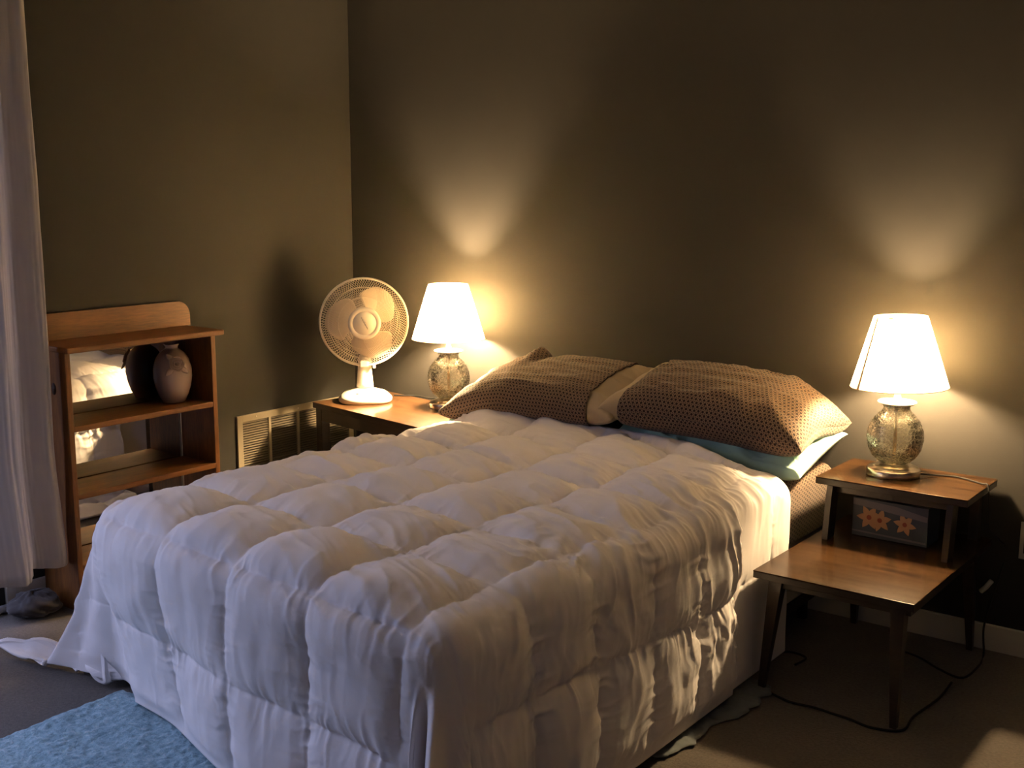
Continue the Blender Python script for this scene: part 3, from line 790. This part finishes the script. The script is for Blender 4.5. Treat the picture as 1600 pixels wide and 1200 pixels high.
# comforter --------------------------------------------------------
def comforter():
    R0 = .085                                 # fillet of the bed edge
    x0, x1, y0, y1 = .935, 2.318, -2.015, -.47  # outer faces of the drape at mid height
    ztop = .588
    nu, nv = 560, 520
    OV = .640
    fl = R0*np.pi/2
    uu = np.linspace(x0+R0-fl-.640, x1-R0+fl+.475, nu)[:, None]+np.zeros((1, nv))
    vv = np.linspace(y0+R0-fl-.478, 0, nv)[None, :]+np.zeros((nu, 1))
    # the head edge is not straight: further down on the far side
    headline = -.372-.105*sstep(1.75, 2.25, uu)+.012*fbm(uu*5, uu*0, 8)
    t = (vv-vv.min())/(0-vv.min())
    vv = vv.min()+(headline-vv.min())*t
    ix0, ix1, iy0 = x0+R0, x1-R0, y0+R0
    dx = np.where(uu < ix0, uu-ix0, np.where(uu > ix1, uu-ix1, 0)); dy = np.where(vv < iy0, vv-iy0, 0)
    d = np.hypot(dx, dy); dd = np.maximum(d, 1e-9); nx_, ny_ = dx/dd, dy/dd
    cxp = np.clip(uu, ix0, ix1); cyp = np.maximum(vv, iy0)
    corner = (np.abs(dx) > 1e-9) & (np.abs(dy) > 1e-9)
    cw = np.where(corner, np.minimum(1, 2*np.abs(nx_*ny_)), 0)
    left = (uu < (ix0+ix1)/2)
    th = np.arctan2(-ny_, np.abs(nx_))        # 0 on the side face, pi/2 on the foot face
    # drape: fillet, then a fall with slope angle phi away from vertical
    phiL = .60*np.sin(np.clip(th, 0, np.pi/2)*2)**1.1
    phiR = .20*np.sin(np.clip(th, 0, np.pi/2)*2)
    phi = np.where(corner, np.where(left, phiL, phiR), 0)+.025
    # left side of the bed flares near the foot, too
    phi = phi+np.where(left & (~corner) & (dx < 0), .20*sstep(-1.45, -1.98, vv), 0)
    phi = phi+np.where(left & (~corner) & (dy < 0), .05*sstep(1.25, 1.0, uu), 0)
    arcm = np.pi/2-phi
    a = np.clip(d/R0, 0, arcm)
    rho = R0*np.sin(a); zz = R0*(1-np.cos(a))
    rest = np.maximum(d-R0*arcm, 0)
    slide = rest*np.sin(phi); zz = zz+rest*np.cos(phi)
    lc = left & corner; bx = np.where(lc, -.985, nx_); by = np.where(lc, -.16, ny_)
    zf = ztop-zz
    over = np.maximum(.022-zf, 0)
    slide = slide+over*.9; floorz = .022+.0*over
    # folds in the fall
    w = sstep(.04, .45, rest)
    ang = th
    foldsR = .018*np.sin(ang*7.0+.8)+.010*np.sin(ang*15+1)
    foldsL = .030*np.sin(ang*6.5+2.2)+.012*np.sin(ang*17)
    rho = rho+np.where(corner, np.where(left, foldsL, foldsR)*w*np.minimum(1, cw*2), 0)
    rho = rho+np.where(corner & (~left), sstep(.02, .25, rest)*(.075*np.exp(-((th-.98)/.12)**2)-.06*np.exp(-((th-1.24)/.11)**2)+.03*np.exp(-((th-1.42)/.06)**2)), 0)
    side = (~corner) & (np.abs(dx) > 0) & (~left)
    foot = (~corner) & (np.abs(dy) > 0)
    along = np.where(side, vv, uu)
    # --- quilting
    sk = np.interp(vv, [-2.1, -1.75, -1.2, -.7, 0], [.0, .02, .17, .28, .3])
    q1 = (uu-1.300-.05*np.sin((vv+1.9)*2.0)*sstep(-1.9, -1.0, vv))/.300
    vs = vv+sk*(np.clip(uu, 1.0, 2.35)-1.30)
    q2 = (vs+1.995)/.282
    a1 = np.abs(q1-np.round(q1))*2; a2 = np.abs(q2-np.round(q2))*2
    f1 = 1-(1-a1)**2.4; f2 = 1-(1-a2)**2.4
    puff = .043*f1**.65*f2**.65
    s1 = a1*.15; s2 = a2*.141                     # distance to the seams, metres
    cellr = vnoise(np.floor(q1)*3.7+.5, np.floor(q2)*5.3+.5, 21)
    puff = puff*(1+.25*cellr)*(1-.65*sstep(2.17, 2.26, uu)*sstep(2.50, 2.38, uu))
    # gathers running out of the seams
    g = .0075*ridge(vv*27+1.2*fbm(uu*7, vv*7, 33), q1.round()*3.1+uu*4+vv*6, 31)*np.exp(-s1/.040)+.0075*ridge(uu*25+1.2*fbm(uu*7, vv*7, 43), q2.round()*2.7+vv*4+uu*6, 41)*np.exp(-s2/.045)
    # long soft creases over the top, running across the bed
    cr = .0105*ridge(uu*2.6+1.1*fbm(uu*2, vv*2, 5), (vv+.22*uu)*13+.8*fbm(uu*4, vv*4, 65), 61, 2)*(.35+.65*sstep(-1.75, -.9, vv))
    cr = cr+.0060*ridge(uu*5+vv*4, (vv+.3*uu)*27+fbm(uu*5, vv*5, 75), 71, 2)*(.25+.75*sstep(1.5, 2.1, uu))
    top_w = np.exp(-(d/.16)**2)
    puff = puff*(1-.30*sstep(-1.1, -.5, vv)*sstep(1.2, 1.5, uu))
    # vertical gathers in the falls
    fallw = sstep(.02, .14, d)
    al = np.where(side, vv, uu)
    vr = fbm(al*14+1.6*fbm(al*3, d*3, 85), d*1.5+al*4.1+3, 81, 2)*.012+ridge(al*26+1.4*fbm(al*4, d*4, 95), d*2.1+al*7.3, 91, 1)*.0035
    vr = vr*np.where(side, .55+.75*sstep(-1.3, -.6, vv), .20)
    puffm = np.where(side, .75, .68)*np.where(corner, 1-.85*cw, 1)*(1-.0*fallw)
    puffm = np.where(d < 1e-9, 1.0, 1-(1-puffm)*sstep(0, .12, d))
    g = g*np.where(foot, .5, 1)*np.where(corner, .3, 1)
    disp = puff*puffm+g*(1+.5*fallw)+cr*top_w*.9+vr*fallw*np.where(corner, .5, 1)
    disp = disp+.012*fbm(uu*5, vv*5, 15)
    # near the hem the layers thin out
    edge_d = np.minimum.reduce([uu-uu.min(), uu.max()-uu, vv-vv.min(), np.abs(headline-vv)])
    disp = disp*sstep(0, .06, edge_d)+.002
    # side: bulges out between seams, pulled in where the table presses (none)
    fa = np.where(d > 1e-9, a, 0)
    Nh = np.sin(fa); Nv = np.cos(fa)
    # once on the floor, normals turn up
    fl_w = sstep(.0, .06, over)
    Nh = Nh*(1-fl_w); Nv = Nv*(1-fl_w)+fl_w
    X = cxp+nx_*(rho+disp*Nh)+bx*slide; X = np.where((vv > -.86) & (X > 2.3), 2.3+.018*np.tanh((X-2.3)/.018), X); X = np.where((vv > -.64) & (X < .955), .955-.010*np.tanh((.955-X)/.010), X); Y = cyp+ny_*(rho+disp*Nh)+by*slide; Y = Y-.075*np.clip((X-1.3)/.9, -.6, 1.2)*sstep(-1.1, -1.9, vv); Z = np.maximum(zf, floorz)+disp*Nv
    Y = Y+.115*sstep(0, .5, rest)*sstep(1.75, .95, uu)*(foot | lc)
    # sag of the top between head and foot, slightly raised over the far middle
    Z = Z+.010*top_w*np.cos((uu-1.62)*2)-.006*top_w
    # trailing tail: rumples lying on the carpet
    Z = Z+fl_w*(.012*np.maximum(0, ridge(X*9+Y*3, Y*11, 51))*sstep(0, .12, edge_d)+.05*sstep(.05, .22, over)*sstep(.0, .15, edge_d)*left)
    Z = Z+np.where(lc, .055*sstep(.02, .12, over)*sstep(.0, .10, edge_d)*(.6+.4*np.sin(over*40+th*9)), 0)
    Z = Z+.034*sstep(-.12, -.01, vv-headline)*sstep(2.2, 1.9, uu)*(d < .03)
    Z = np.maximum(Z, .012)
    P = np.stack([X, Y, Z], -1)
    o = MB().grid(P, flip=False).build('comforter', M['comforter'])
    solid(o, .010, -1)
    tag(o, 'white box quilted comforter spread over the bed and trailing onto the carpet', 'comforter')
comforter()

# ------------------------------------------------------------------ pillows
def pillow_pts(W, D, H, u, v, off=0.0, seed=1, wr=1.0):
    """u,v in -1..1 arrays -> top and bottom surfaces"""
    px = W/2*u*(1-.05*(1-v*v)); py = D/2*v*(1-.08*(1-u*u))
    h = H/2*(1-np.abs(u)**4.0)**.45*(1-np.abs(v)**3.6)**.42
    w = wr*(.010*ridge(u*3.2+v, v*3.5, seed, 2)*(.3+np.maximum(np.abs(u), np.abs(v))**2)+.006*fbm(u*5, v*5, seed+3))
    k = (1-np.maximum(np.abs(u), np.abs(v))**8)
    return px, py, h*1.0+(off+w)*k, -(h*.95+off*k)
def pillow(loc, rot, W, D, H, label, group, insert_mat, case=None, case_range=None, warp=None, seed=1, name='pillow', wr=1.0):
    root = empty(name, loc, label, 'pillow', group)
    Rm = Matrix.Rotation(rot[2], 3, 'Z') @ Matrix.Rotation(rot[1], 3, 'Y') @ Matrix.Rotation(rot[0], 3, 'X')
    Ra = np.array(Rm)
    def surf(nm, mt, off, ua, ub, W_, D_, thick=None):
        n1, n2 = 96, 72
        u = np.linspace(ua, ub, n1)[:, None]+np.zeros((1, n2)); v = np.sin(np.linspace(-1, 1, n2)*np.pi/2)[None, :]+np.zeros((n1, 1))
        px, py, zt, zb = pillow_pts(W_, D_, H, u, v, off, seed, wr)
        mb = MB()
        for z, fp, sgn in ((zt, False, 1), (zb, True, -1)):
            Q = np.stack([px, py, z], -1)
            Q = Q @ Ra.T
            if warp is not None: Q = warp(Q, u, v)
            # uv follows the cloth: arc length across the pillow
            dz = np.diff(z, axis=1); dy = np.diff(py, axis=1); arc = np.concatenate([np.zeros((n1, 1)), np.cumsum(np.hypot(dz, dy), axis=1)], 1)
            arc = arc-arc[:, n2//2:n2//2+1]
            dzx = np.diff(z, axis=0); dxx = np.diff(px, axis=0); arx = np.concatenate([np.zeros((1, n2)), np.cumsum(np.hypot(dzx, dxx), axis=0)], 0)
            uv = np.stack([arx+.5*sgn, arc*sgn], -1)
            mb.grid(Q, uv, flip=fp)
        return mb.build(nm, mt, root)
    surf('pillow_insert' if case else 'cover', insert_mat, 0.0, -1, 1, W, D)
    if case:
        c = surf('pillowcase', case, .005, case_range[0], case_range[1], W+.012, D+.018)
        solid(c, .002, -1)
    return root

PG = 'dotted pillows'
def warp_left(P, u, v):
    P = P.copy()
    # outer end droops over the mattress edge; crest and dent near the middle
    P[..., 2] += -.045*sstep(-.25, -1.0, u)*(1-.3*v)
    P[..., 2] += .024*np.exp(-((u+.42)/.07)**2)*sstep(-.2, .9, v)-.018*np.exp(-((u+.27)/.07)**2)*sstep(-.4, .8, v)
    return P
def warp_right(P, u, v):
    P = P.copy()
    P[..., 2] += .012*np.sin(u*2.2+1)-.055*sstep(.55, 1.0, u)*sstep(-.2, 1, v)
    return P
pillow((1.957, -.240, .604), (R(8), R(1), R(0)), .73, .38, .115, 'mint green pillow lying under the dotted pillow nearer the walnut table', 'mint pillows', M['mint'], seed=12, wr=2.6,
       warp=lambda P, u, v: P+np.stack([0*u, 0*u, .022*sstep(.5, 1, u)*sstep(-.5, 1, v)], -1))
pillow((1.255, -.235, .598), (R(9), 0, 0), .72, .36, .08, 'mint green pillow lying under the dotted pillow nearer the corner table', 'mint pillows', M['mint'], seed=14)
pillow((1.275, -.250, .716), (R(13), R(-1), R(-2)), .78, .41, .160, 'brown dotted pillow with beige end, its case rumpled, on the side of the corner table', PG, M['beige_cotton'], M['dots'], (-1, .72), warp_left, 3)
pillow((1.960, -.250, .728), (R(11), R(4.5), R(1)), .73, .40, .180, 'brown dotted pillow with beige end, plump and smooth, on the side of the walnut table', PG, M['beige_cotton'], M['dots'], (-.77, 1), warp_right, 5)

# ------------------------------------------------------------------ rug and loose sheet edge
def rug():
    nx, ny = 140, 160
    u = np.linspace(0, 1, nx)[:, None]; v = np.linspace(0, 1, ny)[None, :]
    x = .885+u*.80+.0*v+.012*fbm(v*6, u*0, 3)*(1-u)**4; y = -1.86-v*1.30+.010*fbm(u*7, v*0, 4)*(1-v)**4+.05*u
    ed = np.minimum.reduce([u+0*v, 1-u+0*v, v+0*u, 1-v+0*u])
    z = .004+.010*sstep(0, .03, ed)+.005*fbm(x*14, y*14, 6)*sstep(0, .04, ed)+.006*np.maximum(0, ridge(x*3+y*5, y*3, 16))*sstep(0, .05, ed)+.004*fbm(x*90, y*90, 8, 2)
    P = np.stack([x+0*v, y+0*u, z], -1)
    tag(MB().grid(P).build('rug', M['rug']), 'fluffy teal rug on the carpet at the foot of the bed', 'rug')
rug()
def loose_sheet():
    pts = [(2.300, -1.28), (2.335, -1.16), (2.345, -1.03), (2.362, -.90), (2.372, -.80), (2.350, -.70)]
    path = smooth_path([(a, b, 0) for a, b in pts], 14); n = len(path); m_ = 12
    P = np.zeros((n, m_, 3))
    for i, p in enumerate(path):
        for j in range(m_):
            s = j/(m_-1)
            nz = float(fbm(i*.16, s*2, 44, 3)); P[i, j] = (p.x-.10+.120*s+.030*nz*s, p.y, .006+.022*abs(float(ridge(i*.22, s*2.5, 45)))*math.sin(math.pi*s)+.004*nz)
    P[..., 2] = np.maximum(P[..., 2], .004)
    o = MB().grid(P).build('loose_sheet', M['undersheet']); solid(o, .002, 0)
    tag(o, 'crumpled grey sheet edge lying on the carpet below the comforter hem', 'sheet')
loose_sheet()
